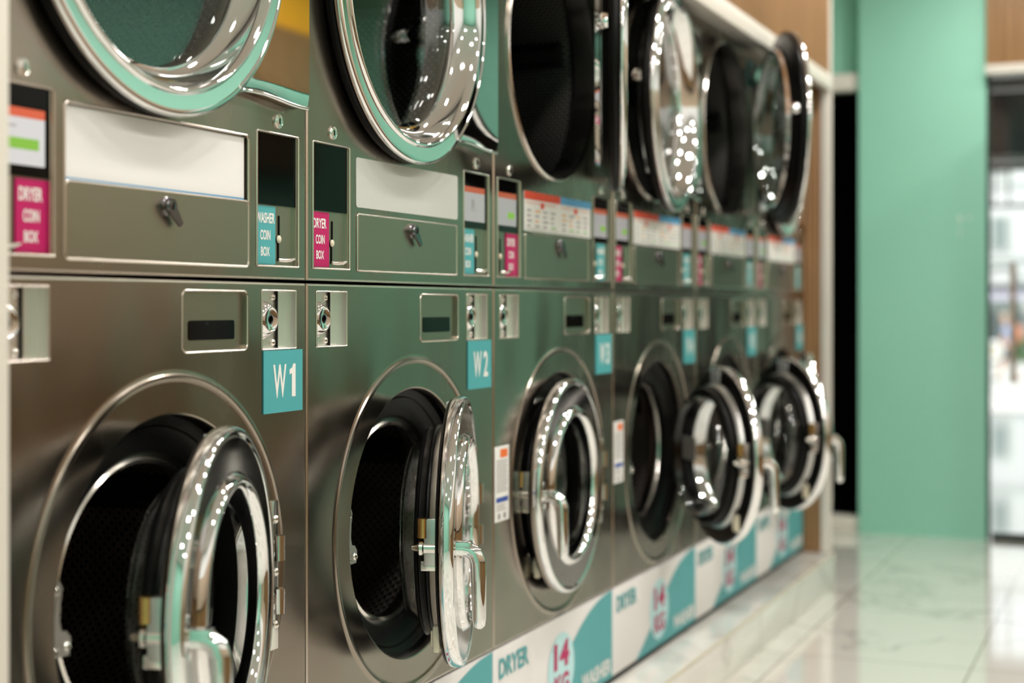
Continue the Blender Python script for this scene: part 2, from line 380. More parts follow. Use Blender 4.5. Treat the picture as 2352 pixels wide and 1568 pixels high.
def latch_plate():
    b = MB((0,0,ZB))
    b.lathe([(.2545,.006),(.2535,.008),(.2535,.03)], HC, 'grey_steel', 20, R(150), R(212))
    pts = [(.158,.668),(.196,.668),(.199,.690),(.190,.700),(.180,.702),(.176,.715),(.178,.74),(.182,.758),(.176,.768),(.158,.766)]
    b.prism(pts, .010, .014, 'grey_steel')
    return b.mesh('latch_plate')
def bolt(u, y, z, zb, r=.007):
    b = MB((0,0,zb)); screw(b, u, y, z, r); return b.mesh('bolt')
def hinge():
    b = MB((0,0,ZB)); b.box(.668,.704,-.004,.0,.575,.815,'bright_steel',.0015)
    for z in (.655,.74): b.rod((.690,-.012,z-.02),(.690,-.012,z+.02),.011,'chrome'); b.box(.676,.70,-.012,-.001,z-.014,z+.014,'chrome',.003)
    return b.mesh('hinge')
def lock_tray(u0, u1):
    b = MB((0,0,ZB)); tray(b, u0, u1, 1.059, 1.154, .002, .020, 'satin_steel', .0014)
    b.box(u0+(u1-u0)*.70, u0+(u1-u0)*.715, .016, .0205, 1.06, 1.153, 'dark_steel'); return b.mesh('lock_plate')
def lock_dome(u0, u1):
    b = MB((0,0,ZB)); c = (u0+.033, .020, 1.107)
    b.lathe([(.033,0),(.031,-.004),(.026,-.013),(.0215,-.0175),(.0195,-.018),(.0175,-.0168),(.008,-.0165)], c, 'chrome', 40)
    b.lathe([(.008,-.0165),(.0065,-.0175),(.0055,-.0165),(.0048,-.006),(0,-.006)], c, 'dark_steel', 24); return b.mesh('lock_dome')
def display():
    b = MB((0,0,ZB)); tray(b, .439, .616, 1.060, 1.152, .010, .006, 'drawer_steel', .0016); return b.mesh('display_panel')
def display_window():
    b = MB((0,0,ZB)); L = rrect(.463,.587,1.0775,1.107,.004); b.prism(L, .0048, .0058, 'black_glass'); b.box(.506,.515,.0046,.005,1.1005,1.1045,'dark_steel'); return b.mesh('display_window')
def number_sign(k):
    b = MB((0,0,ZB)); b.box(.662,.784,-.0022,-.0004,.956,1.057,'teal'); b.text('W', .690,.731,.980,1.034,-.0026,'letter_white',.02); (b.poly([(.7485,-.0026,.980),(.7605,-.0026,.980),(.7605,-.0026,1.034),(.7525,-.0026,1.034),(.7495,-.0026,1.028),(.7410,-.0026,1.0245),(.7410,-.0026,1.0165),(.7485,-.0026,1.0185)], 'letter_white') if k == 1 else b.text(str(k), .741,.765 if k>1 else .761,.980,1.034,-.0026,'letter_white',.02)); return b.mesh('number_sign')
def warning():
    b = MB((0,0,ZB)); b.box(.005,.084,-.0016,-.0004,.662,.825,'letter_white'); y = -.002
    b.decal(.034,.075,.800,.818,y,'orange_ink'); b.decal(.012,.078,.703,.714,y,'navy_ink')
    z = .793
    while z > .722: b.decal(.012, .078-random.random()*.015, z, z+.0016, y, 'ink'); z -= .0045
    z = .697
    while z > .683: b.decal(.012, .076-random.random()*.02, z, z+.0014, y, 'ink'); z -= .004
    b.decal(.02,.034,.667,.679,y,'ink'); b.decal(.052,.066,.667,.679,y,'ink'); return b.mesh('warning_label')
def base_panel():
    b = MB((0,0,ZB)); b.box(.003,.797,.0015,.02,.157,.386,'white_card',.001); y = .0008
    S = [(.20,.157),(.235,.172),(.285,.196),(.335,.222),(.39,.250),(.44,.276),(.50,.309),(.56,.338),(.62,.360),(.68,.374),(.73,.382),(.797,.386)]
    for p, q in zip(S, S[1:]): b.poly([(p[0],y,.157),(q[0],y,.157),(q[0],y,q[1]),(p[0],y,p[1])], 'teal')
    b.poly([(.417+.09*cos(t*pi/24), y-.0006, .2605+.086*sin(t*pi/24)) for t in range(48)], 'pale_cyan')
    b.text('DRYER', .032,.205,.318,.362,y-.001,'teal',.03); b.text('WASHER', .56,.785,.172,.212,y-.001,'letter_white',.03)
    b.text('14', .366,.470,.262,.326,y-.0014,'magenta',.045); b.text('KG', .368,.468,.196,.248,y-.0014,'magenta',.04); return b.mesh('base_panel')
def base_strip():
    b = MB((0,0,ZB)); b.box(.0,.8,.008,.03,.1375,.157,'black_rubber').box(.004,.796,.012,.05,.157,.392,'dark_steel'); return b.mesh('plinth')
# washer door: closed in its own frame, hinge at the origin
DC = (-.262, 0, 0)
def wd_ring():
    b = MB(); b.lathe([(.232,.004),(.247,.004),(.2525,-.001),(.2535,-.010),(.2525,-.019),(.2495,-.0235),(.2455,-.0248),(.241,-.0240),(.238,-.0225)], DC, 'chrome', 128); b.lathe([(.238,-.0225),(.236,-.0222),(.190,-.0222),(.187,-.0226)], DC, 'polished_steel', 128); b.lathe([(.187,-.0226),(.184,-.027),(.180,-.0318),(.175,-.0335),(.169,-.0325),(.164,-.028),(.161,-.018),(.161,.012)], DC, 'chrome', 128)
    return b.mesh('door', 50)
def wd_back():
    b = MB(); b.lathe([(.2485,.0035),(.246,.0075),(.235,.010),(.205,.0105)], DC, 'black_plastic'); b.lathe([(.207,.009),(.205,.016),(.198,.025)], DC, 'grey_steel'); return b.mesh('door_back')
def wd_gasket():
    b = MB(); b.lathe([(.196,.022),(.199,.025),(.199,.030),(.194,.033),(.192,.035),(.192,.044),(.195,.046),(.193,.050),(.188,.053),(.176,.052),(.170,.048),(.163,.04),(.161,.012)], DC, 'black_rubber'); return b.mesh('gasket', 50)
def wd_glass():
    b = MB(); b.lathe([(.172,.049),(.169,.068),(.164,.078),(.153,.084),(.12,.087),(.06,.089),(0,.09)], DC, 'bowl_glass', 80)
    b.lathe([(.166,.049),(.163,.066),(.157,.074),(.147,.079),(.116,.081),(.06,.083),(0,.084)], DC, 'bowl_glass', 80); return b.mesh('glass_bowl', 60)
def wd_handle():
    b = MB(); x = -.488
    b.tube([(x,-.014,0),(x,-.022,0),(x,-.038,0),(x,-.050,-.002),(x,-.060,-.009),(x,-.065,-.024),(x,-.066,-.06),(x,-.067,-.122),(x,-.067,-.134),(x,-.067,-.139)], [.011,.013,.013,.0138,.0145,.0145,.0138,.0125,.0105,.005], 'chrome', 18, sq=(1.0,1.0))
    b.box(x-.012,x+.012,-.055,-.016,-.010,.0135,'chrome',.003)
    for z in (.024,-.024): b.rod((x+.004,-.024,z),(x+.004,-.012,z),.006,'chrome',10)
    b.box(x-.010,x+.016,-.020,-.010,-.034,.034,'chrome',.003); return b.mesh('handle', 40)
def wd_latch():
    b = MB(); x = -.484
    b.box(x-.008,x+.010,.0,.030,-.030,.052,'grey_steel',.002); b.lathe([(.011,.0),(.011,.030),(.014,.032),(.014,.038),(.008,.043),(.0045,.052),(0,.054)], (x,0,0), 'bright_steel', 20)
    b.rod((x,.032,.018),(x,.032,.052),.0105,'brass'); b.box(x-.006,x+.012,.0,.036,-.040,-.022,'bright_steel',.002); return b.mesh('latch', 40)
def wd_hinge():
    b = MB(); b.box(-.050,-.004,-.006,.012,-.085,.085,'chrome',.004)
    for z in (-.06,.06): b.rod((-.004,0,z-.018),(-.004,0,z+.018),.0105,'chrome')
    return b.mesh('door_hinge', 40)
def wd_tag():
    b = MB(); b.box(DC[0]-.030,DC[0]+.030,.0095,.0115,.207,.243,'letter_white')
    for z in (.234,.226,.218,.212): b.decal(DC[0]-.025,DC[0]+.02,z,z+.003,.0119,'ink')
    return b.mesh('paper_tag')
def wd_card():
    b = MB(); b.box(DC[0]-.045,DC[0]+.047,.0885,.0915,-.01,.055,'grey_card'); return b.mesh('glass_sticker')
def wd_catch():
    b = MB(); a = R(228); x, z = DC[0]+.232*cos(a), .232*sin(a); b.box(x-.012,x+.012,.009,.022,z-.024,z+.024,'cream',.004); b.box(x-.006,x+.006,.02,.026,z-.014,z+.014,'cream',.002); return b.mesh('catch', 40)
W_LABEL = ['stainless washer under the W1 sign, large chrome door slightly open, nearest the white post',
 'stainless washer under the W2 sign, its chrome porthole door half open with lever handle',
 'stainless washer under the W3 sign, chrome door almost shut, white warning sticker beside it',
 'stainless washer fourth along the row, black door hole bare, door swung past edge-on',
 'stainless washer fifth along the row, glass bowl of its wide open door facing us',
 'stainless washer at the far end of the row, beside the wooden return panel']
W_ANG = [18.0, 18.7, 3.0, 38.3, 42.2, 18.0]
def washer(i):
    t = tag(empty('washing_machine', (.8*(i-1), 0, ZB)), W_LABEL[i], 'washing machine', 'washers along the wall')
    P = lambda n, fn, par=t, key=None, *a: link(n, cached(key or fn.__name__, lambda: fn(*a)), par)
    weigh(P('front_panel', washer_front)); link('cabinet', cached('wcab', lambda: cabinet(.395, 1.160, ZB)), t)
    P('door_seal', bezel); d = P('drum', washer_drum); P('drum_lip', drum_lip, d)
    lp = P('latch_plate', latch_plate)
    for k, q in enumerate(((.166,.676),(.190,.680),(.168,.756))): link('bolt', cached('lb%d'%k, lambda: bolt(q[0],.010,q[1],ZB,.0075)), lp)
    h = P('hinge', hinge)
    for k, z in enumerate((.615,.70,.785)): link('bolt', cached('hb%d'%k, lambda: bolt(.695,-.004,z,ZB,.0075)), h)
    for k, (u0,u1) in enumerate(((.034,.142),(.659,.766))):
        l = link('lock_plate', cached('lt%d'%k, lambda: lock_tray(u0,u1)), t); link('lock_dome', cached('ld%d'%k, lambda: lock_dome(u0,u1)), l)
        for j, z in enumerate((1.069,1.143)): link('screw', cached('ls%d%d'%(k,j), lambda: bolt(u0+.066,.020,z,ZB,.0065)), l)
    d = P('display_panel', display); P('display_window', display_window, d)
    tag(link('number_sign', number_sign(i+1), t), 'teal sign reading W%d' % (i+1))
    if i != 1:
        o = P('warning_label', warning)
        if i == 0: o.scale.x = .62
    P('base_panel', base_panel); P('plinth', base_strip)
    d = weigh(link('door', cached('wd_ring', wd_ring), t, (.650, -.005, .705-ZB))); d.rotation_euler = (0, 0, R(W_ANG[i]))
    for n, fn in (('door_back',wd_back),('gasket',wd_gasket),('glass_bowl',wd_glass),('handle',wd_handle),('latch',wd_latch),('door_hinge',wd_hinge),('paper_tag',wd_tag),('catch',wd_catch)): P(n, fn, d)
    if i in (3,4): P('glass_sticker', wd_card, d)
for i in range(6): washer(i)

# ------------------------------------------------------------------ dryers
ZD = 1.170
TC = (.365, 0, 1.715); TR = .285
CP = [(.022,.152), (.644,.774)]
def dryer_front(first):
    b = MB((0,0,ZD)); h = [(u0,u1,1.193,1.408,.0025) for u0,u1 in CP]
    if first: h.append((.172,.619,1.190,1.396,.008))
    holed_grid(b, .006, .794, 1.1755, 1.418, h, 'steel')
    ringed_hole(b, .006, .794, 1.418, 2.022, TC[0], TC[2], [(TR,.035),(TR,.004),(TR+.003,0),(TR+.008,0)], 'steel')
    rim(b, .006, .794, 1.1755, 2.022, 'edge_steel'); bmesh.ops.remove_doubles(b.bm, verts=b.bm.verts, dist=.00005)
    return b.mesh('front_panel', 20, 'front')
def flange():
    b = MB((0,0,ZD)); b.lathe([(.291,0),(.291,-.004),(.287,-.007),(.282,-.004),(.281,.01),(.281,.05)], TC, 'bright_steel'); return b.mesh('flange')
def dryer_drum():
    b = MB((0,0,ZD)); b.lathe([(.281,.05),(.30,.06),(.335,.08),(.335,.62)], TC, 'dryer_sheet'); b.lathe([(.335,.62),(.0,.62)], TC, 'dryer_sheet', disc=True)
    for k in range(3):
        a = 2*pi*k/3+.2; p = [(TC[0]+.3*cos(a+d)*q, TC[2]+.3*sin(a+d)*q) for d, q in ((-.1,1.12),(-.05,.88),(.05,.88),(.1,1.12))]
        b.prism(p, .1, .62, 'dark_steel')
    return b.mesh('drum')
def key_lock(u):
    b = MB((0,0,ZD)); c = (u,0,1.428); b.lathe([(.0125,0),(.0125,-.002),(.0115,-.0035),(.0102,-.0036),(.0095,-.003),(.009,-.0038),(.006,-.0042),(0,-.0042)], c, 'bright_steel', 28); b.box(u-.0012,u+.0012,-.0048,-.004,1.4235,1.4325,'dark'); return b.mesh('key_lock')
def coin_tray(u0, u1):
    b = MB((0,0,ZD)); tray(b, u0, u1, 1.193, 1.408, .0025, .008, 'drawer_steel', .0018); b.box(u1-.006,u1-.0012,.0015,.008,1.195,1.406,'edge_steel'); return b.mesh('coin_panel')
def screen(u0, u1, lit):
    b = MB((0,0,ZD)); b.box(u0+.002,u1-.0065,.0035,.0078,1.292,1.406,'black_glass'); y = .0032; a, c = u0+.008, u1-.014
    if lit:
        w = 'screen_white' if lit == 1 else 'screen_grey'
        b.decal(a,c,1.306,1.372,y,w); b.decal(a,c,1.366,1.378,y-.0002,'screen_red' if lit == 1 else 'screen_dim')
        if lit == 1: b.decal(a+.006,c-.012,1.326,1.340,y-.0004,'screen_green'); b.decal(a+.006,c-.055,1.353,1.356,y-.0004,'screen_grey')
        if lit == 2: b.decal(a+.04,a+.055,1.335,1.352,y-.0004,'ink'); b.decal(a+.03,a+.065,1.329,1.331,y-.0004,'ink')
        if lit == 3: b.decal(c-.05,c-.012,1.322,1.336,y-.0004,'screen_green'); b.decal(a+.01,a+.03,1.318,1.34,y-.0004,'screen_grey')
    return b.mesh('screen')
def coin_label(u0, kind, side):
    b = MB((0,0,ZD)); x = u0 + {'l':.0055,'r':.063,'m':.045}[side]; w = .061
    b.box(x,x+w,.0058,.0078,1.196,1.290,'teal' if kind == 'WASHER' else 'magenta'); y = .0054
    if kind == 'WASHER': b.text('WASHER',x+.002,x+w-.003,1.262,1.279,y,'letter_white',.025)
    else: b.text('DRYER',x+.006,x+w-.010,1.262,1.279,y,'letter_white',.025)
    b.text('COIN',x+.014,x+w-.016,1.235,1.251,y,'letter_white',.025); b.text('BOX',x+.016,x+w-.018,1.209,1.224,y,'letter_white',.025); return b.mesh('coin_label')
def coin_lever(u0, flip=False):
    b = MB((0,0,ZD)); x = u0 + (.032 if flip else .080)
    b.box(x-.0015,x+.0015,.0066,.0078,1.240,1.276,'dark'); b.box(x-.004,x-.0005,.0066,.0078,1.202,1.236,'dark'); b.ball((x-.004,.005,1.2375),.006,'cream',(1,.6,1.1),12)
    b.tube([(x-.006,.004,1.2035),(x,.000,1.2025),(x+.012,-.006,1.203),(x+.024,-.008,1.206)], [.003,.0032,.0036,.002], 'bright_steel', 10); return b.mesh('coin_lever')
def notice_tray():
    b = MB((0,0,ZD)); tray(b, .172, .619, 1.190, 1.396, .008, .010, 'drawer_steel', .002); return b.mesh('service_tray')
def notice(i):
    b = MB((0,0,ZD))
    if i == 0: b.box(.176,.612,.0035,.0098,1.296,1.3925,'white_card').box(.176,.612,.0034,.0098,1.2935,1.2975,'blue_ink'); return b.mesh('notice_panel')
    if i == 1: b.prism(rrect(.175,.612,1.305,1.394,.006), -.0012, -.0002, 'shaded_white_card'); return b.mesh('notice_panel')
    b.box(.175,.621,-.0014,-.0002,1.300,1.390,'letter_white'); y = -.0018
    b.decal(.175,.405,1.372,1.390,y,'red_ink'); b.decal(.405,.621,1.372,1.390,y,'blue_ink')
    rnd = random.Random(3)
    for k in range(2):
        u = .18+k*.225; b.decal(u+.005,u+.20,1.364,1.3655,y,'orange_ink'); b.decal(u+.095,u+.118,1.354,1.368,y,'red_ink')
        for a in range(4):
            for z in range(4):
                uu, zz = u+.012+a*.05, 1.349-z*.0115
                b.decal(uu,uu+.036*(.5+.5*rnd.random()),zz-.004,zz,y,rnd.choice(['ink','ink','green_ink','amber_ink','ink']))
        b.decal(u+.002,u+.212,1.3045,1.306,y,'ink')
    return b.mesh('notice_panel')
def drawer(i):
    b = MB((0,0,ZD))
    if i == 0: b.prism(rrect(.173,.618,1.191,1.293,.008), -.0008, .006, 'drawer_steel'); b.tube([(u,-.0008,z) for u,z in rrect(.173,.618,1.191,1.293,.008)], .0016, 'edge_steel', 8, closed=True)
    else: b.prism(rrect(.180,.607,1.192,1.293,.004), -.0012, .004, 'drawer_steel'); b.tube([(u,-.0010,z) for u,z in rrect(.180,.607,1.192,1.293,.004)], .0018, 'edge_steel', 8, closed=True)
    return b.mesh('drawer')
def drawer_lock():
    b = MB((0,0,ZD)); c = (.398,0,1.272); b.lathe([(.0145,0),(.0145,-.004),(.012,-.006),(.012,-.011),(.0105,-.013),(.008,-.0125),(.0045,-.0135),(0,-.0135)], c, 'dark_chrome', 24)
    b.prism([(.389,1.277),(.391,1.262),(.418,1.243),(.424,1.248),(.408,1.272)], -.013, -.008, 'dark_chrome'); b.box(c[0]-.001,c[0]+.001,-.0145,-.013,1.267,1.277,'dark'); return b.mesh('drawer_lock', 40)
EC = (-.403, 0, 0)
def dd_ring():
    b = MB(); b.lathe([(.3165,-.019),(.3185,-.023),(.3175,-.028),(.313,-.0305),(.307,-.0305),(.287,-.0295),(.2845,-.034),(.281,-.0355),(.277,-.0335),(.272,-.020),(.265,-.002),(.257,.008),(.250,.012),(.246,.010),(.244,.016),(.244,.034),(.249,.038),(.256,.036),(.260,.026)], EC, 'chrome', 128); return b.mesh('door', 50)
def dd_skirt():
    b = MB(); b.lathe([(.3165,-.019),(.3145,-.015),(.3165,-.011),(.3165,-.004),(.312,.002),(.300,.004),(.285,.008),(.276,.018),(.262,.022),(.258,.022)], EC, 'black_rubber', 96); return b.mesh('door_seal', 50)
def dd_glass():
    b = MB(); b.lathe([(.2445,.028),(.22,.0283),(.15,.029),(.07,.0294),(0,.0295)], EC, 'dryer_glass', 72); b.lathe([(.2445,.033),(.22,.0335),(.15,.0345),(.07,.0352),(0,.0355)], EC, 'dryer_glass', 72); return b.mesh('glass_pane', 60)
def dd_plate():
    b = MB(); z1 = .257; a = math.asin(z1/.3125); n = 28; rows = []
    for k in range(n+1):
        t = -a+2*a*k/n; x0, z = EC[0]+.3125*cos(t), .3125*sin(t); zz = z
        e = max(0, (abs(z)-.235)/.022); row = []
        for j in range(9):
            s = j/8; x = x0+(-.004-x0)*s; lift = .004*sin(s*pi*1.6)*(1 if z < 0 else -1)*e
            row.append(b.v((x, -.0225+.004*e*e, zz+lift)))
        rows.append(row)
    for A, B in zip(rows, rows[1:]):
        for j in range(8): b.f([A[j],A[j+1],B[j+1],B[j]], 'chrome')
    edge = rows[0] + [r[-1] for r in rows[1:]] + rows[-1][::-1][1:]
    back = [b.bm.verts.new(v.co + Vector((0, .0215 if 0 < i < len(edge)-1 else .018, 0))) for i, v in enumerate(edge)]
    for k in range(len(edge)-1): b.f([edge[k],back[k],back[k+1],edge[k+1]], 'chrome')
    lip = [(v.co.x, v.co.y, v.co.z) for v in rows[0]]; b.tube(lip, [.007]+[.0035]*8, 'chrome', 10)
    lip = [(v.co.x, v.co.y, v.co.z) for v in rows[-1]]; b.tube(lip, [.007]+[.0035]*8, 'chrome', 10)
    b.tube([(EC[0]+.3095*cos(t), -.0285, .3095*sin(t)) for t in [-a+2*a*k/30 for k in range(31)]], .0042, 'chrome', 10)
    return b.mesh('hinge_plate', 45)
def dd_knob():
    b = MB(); b.lathe([(.018,.0),(.018,.014),(.012,.024),(0,.026)], (EC[0]-.292,.008,.03), 'chrome', 24); return b.mesh('latch_knob')
def d_hinge():
    b = MB((0,0,ZD)); b.rod((.777,-.011,1.488),(.777,-.011,1.942),.0065,'bright_steel',16); b.box(.770,.790,-.006,-.0005,1.462,1.968,'bright_steel',.001); return b.mesh('hinge', 40)
def d_tag(i):
    b = MB((0,0,ZD)); b.box(.66,.76,-.0016,-.0003,1.905,1.99,'teal'); b.decal(.685,.735,1.925,1.97,-.002,'letter_white'); return b.mesh('number_sign')
D_LABEL = ['stainless dryer over the W1 washer, round chrome door shut above a blank white panel',
 'stainless dryer over the W2 washer, shut glass door mirroring the green wall',
 'stainless dryer over the W3 washer, bare black drum hole and door open edge-on',
 'stainless dryer fourth in the row, shut chrome door full of bright reflections',
 'stainless dryer fifth in the row, narrow drum hole and black-backed door swung open',
 'stainless dryer at the far end, mostly hidden behind the open door of its neighbour']
D_ANG = [0, 0, 19.0, 5.0, 25.0, 0]
def dryer(i):
    t = tag(empty('tumble_dryer', (.8*(i-1), 0, ZD)), D_LABEL[i], 'dryer', 'dryers above the washers')
    P = lambda n, fn, par=t: link(n, cached(fn.__name__, fn), par)
    weigh(link('front_panel', cached('df%d'%(i==0), lambda: dryer_front(i==0)), t)); link('cabinet', cached('dcab', lambda: cabinet(1.176, 2.026, ZD)), t)
    P('flange', flange); P('drum', dryer_drum)
    for u in (.09,.708): link('key_lock', cached('kl%g'%u, lambda: key_lock(u)), t)
    lits = [(1,0),(0,2),(3,3),(3,2),(3,2),(3,2)][i]
    for k, (u0,u1) in enumerate(CP):
        c = link('coin_panel', cached('ct%d'%k, lambda: coin_tray(u0,u1)), t)
        link('screen', cached('sc%d%d'%(k,lits[k]), lambda: screen(u0,u1,lits[k])), c)
        sd_ = 'r' if (i == 2 and k == 0) else 'l'
        if i >= 2 and k == 1: sd_ = 'm'
        if i == 0 and k == 0: sd_ = 'r'
        kind = ('DRYER','WASHER')[k]
        tag(link('coin_label', cached('cl%d%s'%(k,sd_), lambda: coin_label(u0,kind,sd_)), c), ('magenta label reading DRYER COIN BOX','teal label reading WASHER COIN BOX')[k])
        link('coin_lever', cached('cv%d%d'%(k,sd_!='l'), lambda: coin_lever(u0, sd_ != 'l')), c)
    if i == 0: P('service_tray', notice_tray)
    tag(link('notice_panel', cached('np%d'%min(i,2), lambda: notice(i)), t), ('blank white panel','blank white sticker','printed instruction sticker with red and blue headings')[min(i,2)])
    d = link('drawer', cached('dr%d'%min(i,1), lambda: drawer(i)), t); P('drawer_lock', drawer_lock, d)
    P('hinge', d_hinge); link('number_sign', cached('dtag', lambda: d_tag(0)), t)
    d = link('door', cached('dd_ring', dd_ring), t, (.768, -.004, 1.715-ZD)); d.rotation_euler = (0,0,R(D_ANG[i]))
    for n, fn in (('door_seal',dd_skirt),('glass_pane',dd_glass),('hinge_plate',dd_plate),('latch_knob',dd_knob)): P(n, fn, d)
for i in range(6): dryer(i)

# ------------------------------------------------------------------ what the steel and chrome mirror: the other side of the shop
b = MB(); b.box(4.45, 5.62, -2.999, -2.96, 2.58, 2.93, 'yellow_paint', .004)
tag(link('wall_poster', b.mesh('wall_poster')), 'plain yellow board high on the green wall, mirrored in the dryer doors', 'board')
struct('trim_cladding', MB().box(-3.6, 4.1, -2.999, -2.97, .0, 1.95, 'beige_wood').box(-3.6, 3.1, -2.999, -2.98, 1.95, 2.95, 'white_card'))
struct('streak_reflector', MB().box(4.1, 4.38, -2.999, -2.94, .84, 1.95, 'white_card', .004))  # white strip added out of view so the steel mirrors a bright streak
c = tag(link('counter', MB().box(-1.5, 4.6, -2.96, -2.35, 0, .80, 'brown_wood', .004).mesh('counter')), 'long brown wooden folding counter along the opposite wall', 'counter')
link('counter_top', MB().box(-1.52, 4.65, -2.965, -2.32, .80, .84, 'dark_wood', .004).mesh('counter_top'), c)
b = MB(); b.box(4.42, 5.15, -2.998, -2.90, 1.84, 2.575, 'brown_wood', .004); tag(link('wall_cabinet', b.mesh('wall_cabinet')), 'brown wooden wall cabinet under the yellow board', 'cabinet')
c = tag(link('shield_cupboard', MB().box(5.10, 5.50, -1.50, -.86, .0, 2.15, 'dark_wood', .006).mesh('shield_cupboard')), 'unseen dark cupboard added right of the glass door to darken reflections', 'cupboard')  # added out of view to shield the steel from the bright doorway
link('cupboard_door', MB().box(5.08, 5.10, -1.49, -.87, .06, 2.1, 'dark_wood', .003).mesh('cupboard_door'), c)
def lamp(x, y):
    t = tag(empty('ceiling_light', (x, y, 2.95)), 'round white recessed downlight in the shop ceiling', 'ceiling light', 'shop downlights')
    b = MB(); b.tube([(.085*cos(2*pi*k/24), .085*sin(2*pi*k/24), -.004) for k in range(24)], .008, 'ceiling_white', 8, closed=True); link('trim_ring', b.mesh('trim_ring'), t)
    b = MB(); b.poly([(.075*cos(2*pi*k/24), .075*sin(2*pi*k/24), -.003) for k in range(24)], 'lamp_glow'); link('diffuser', b.mesh('diffuser', recalc=False), t)
    l = bpy.data.lights.new('downlight', 'AREA'); l.shape = 'DISK'; l.size = .15; l.energy = LAMP_W; l.color = LAMP_COL
    o = link('downlight', l, t, (0,0,-.012))
for x in (-2.6,-1.5,-.4,.7,1.8,2.9,3.9,4.8):
    for y in (-.75,-2.0): lamp(x, y)

# ------------------------------------------------------------------ outside the shop
struct('porch', MB().box(5.66, 14.9, -4, 8, -.4, 0.0, 'porch_tile'))
struct('kerb', MB().box(14.9, 15.5, -4, 8, -.8, -.02, 'kerb_pink'))
struct('street', MB().box(15.5, 90, -20, 40, -.9, -.78, 'pavement'))
struct('porch_ceiling', MB().box(5.8, 14.9, -4, 8, 2.56, 2.9, 'dark').box(8.0, 8.12, -4, 8, 2.50, 2.56, 'white_trim').box(13.1, 13.3, -4, 8, 2.50, 2.56, 'white_trim'))
struct('porch_blocker', MB().box(5.8, 14.9, -1.5, -1.3, 0, 2.56, 'dark'))  # unseen dark slab added to keep outside glare off the steel
struct('wall_upper', MB().box(5.785, 5.8, -4, .0, 2.36, 6, 'dark'))
f = tag(empty('house', (57.8, 4.6, -.78)), 'white house with tall windows across the street, seen through the glass door', 'house')
b = MB(f.location); b.box(57.8, 66, -6, 16, -.78, 9.5, 'facade'); link('wall', b.mesh('wall'), f)
for y, z in ((3.95,3.2),(5.35,3.2),(2.4,3.2),(3.95,6.0),(5.35,6.0),(2.4,6.0)):
    b = MB(f.location); b.box(57.72, 57.82, y-.42, y+.42, z, z+1.35, 'facade_trim'); wn = link('window', b.mesh('window'), f)
    b = MB(f.location); b.box(57.69, 57.74, y-.26, y+.26, z+.12, z+1.22, 'window_grey').box(57.68,57.70,y-.02,y+.02,z+.12,z+1.22,'facade_trim'); link('pane', b.mesh('pane'), wn)
for z in (2.95, 5.7): b = MB(f.location); b.box(57.7, 57.82, -6, 16, z-.1, z+.06, 'facade_trim'); link('string_course', b.mesh('string_course'), f)
b = MB(f.location); b.tube([(57.75, 3.85+.75*cos(pi*k/14), 1.75+.95*sin(pi*k/14)) for k in range(15)], .09, 'facade_trim', 8); b.box(57.74,57.8,3.15,4.55,-.78,1.78,'window_grey'); link('arched_door', b.mesh('arched_door'), f)
a = tag(empty('shop_awning', (55.0, 4.5, -.78)), 'dark awning with pale front edge below the white house', 'awning')
b = MB(a.location); b.poly([(57.0,-2,1.95),(57.0,12,1.95),(55.1,12,1.62),(55.1,-2,1.62)],'awning_dark'); b.box(55.05,57.0,-2,12,1.6,1.64,'awning_dark'); link('canopy', b.mesh('canopy'), a)
b = MB(a.location); b.box(54.95,55.08,-2,12,1.38,1.66,'awning_pale'); link('valance', b.mesh('valance'), a)
b = MB(a.location)
for y in (-1.9,1.2,6.9,11.9): b.rod((55.2,y,-.78),(55.2,y,1.6),.05,'awning_dark',8)
link('post', b.mesh('post'), a)
def bush(loc, r, label):
    b = MB(); rnd = random.Random(int(loc[1]*100)); 
    for k in range(420):
        d = Vector((rnd.gauss(0,1),rnd.gauss(0,1),rnd.gauss(0,1))).normalized()*r*(.55+.45*rnd.random()); d.z = abs(d.z)*1.3
        q = Euler((rnd.random()*6,rnd.random()*6,rnd.random()*6)).to_matrix(); s = .09
        b.poly([d+q@Vector(v) for v in ((-s,0,0),(0,-s*.4,0),(s,0,0),(0,s*.4,0))], 'leaf')
    tag(link('bush', b.mesh('bush', recalc=False), None, loc), label, 'bush')
bush((53.0, 4.3, -.78), .75, 'dark green bush behind the walking person'); bush((53.4, 2.5, -.78), .8, 'dark green bush at the right edge of the glass door')
a = tag(empty('overhead_frame', (18, 1, 0)), 'thin dark steel frame overhead beyond the porch', 'frame')
link('beam', MB(a.location).box(17.98,18.03,-2,5,2.36,2.41,'awning_dark').mesh('beam'), a)
for y in (.35,.52,3.0,-2): link('post', MB(a.location).box(17.99,18.02,y,y+.03,2.41,3.2,'awning_dark').mesh('post'), a)
# support of the overhead frame down to the street
link('pole', MB(a.location).box(17.98,18.03,4.95,5.0,-.78,3.2,'awning_dark').box(17.98,18.03,-2.05,-2.0,-.78,3.2,'awning_dark').mesh('pole'), a)
t = tag(empty('round_sign', (33.0, 1.93, -.78)), 'pale round disc on a thin post in the street, beside the green pillar', 'sign')
b = MB(t.location); c = Vector((33.0, 1.93, .17))
for r0, r1, mt in ((0,.05,'facade_trim'),(.05,.13,'cream'),(.13,.235,'letter_white')):
    b.tube([c+Vector((0,(r0+r1)/2*cos(2*pi*k/28),(r0+r1)/2*sin(2*pi*k/28))) for k in range(28)], (r1-r0)/2, mt, 10, closed=True)
b.tube([c+Vector((.02,.235*cos(2*pi*k/28),.235*sin(2*pi*k/28))) for k in range(28)], .03, 'shorts_dark', 8, closed=True); link('disc', b.mesh('disc'), t); link('post', MB(t.location).rod((33.03,1.93,-.78),(33.03,1.93,.0),.02,'facade_trim').mesh('post'), t)
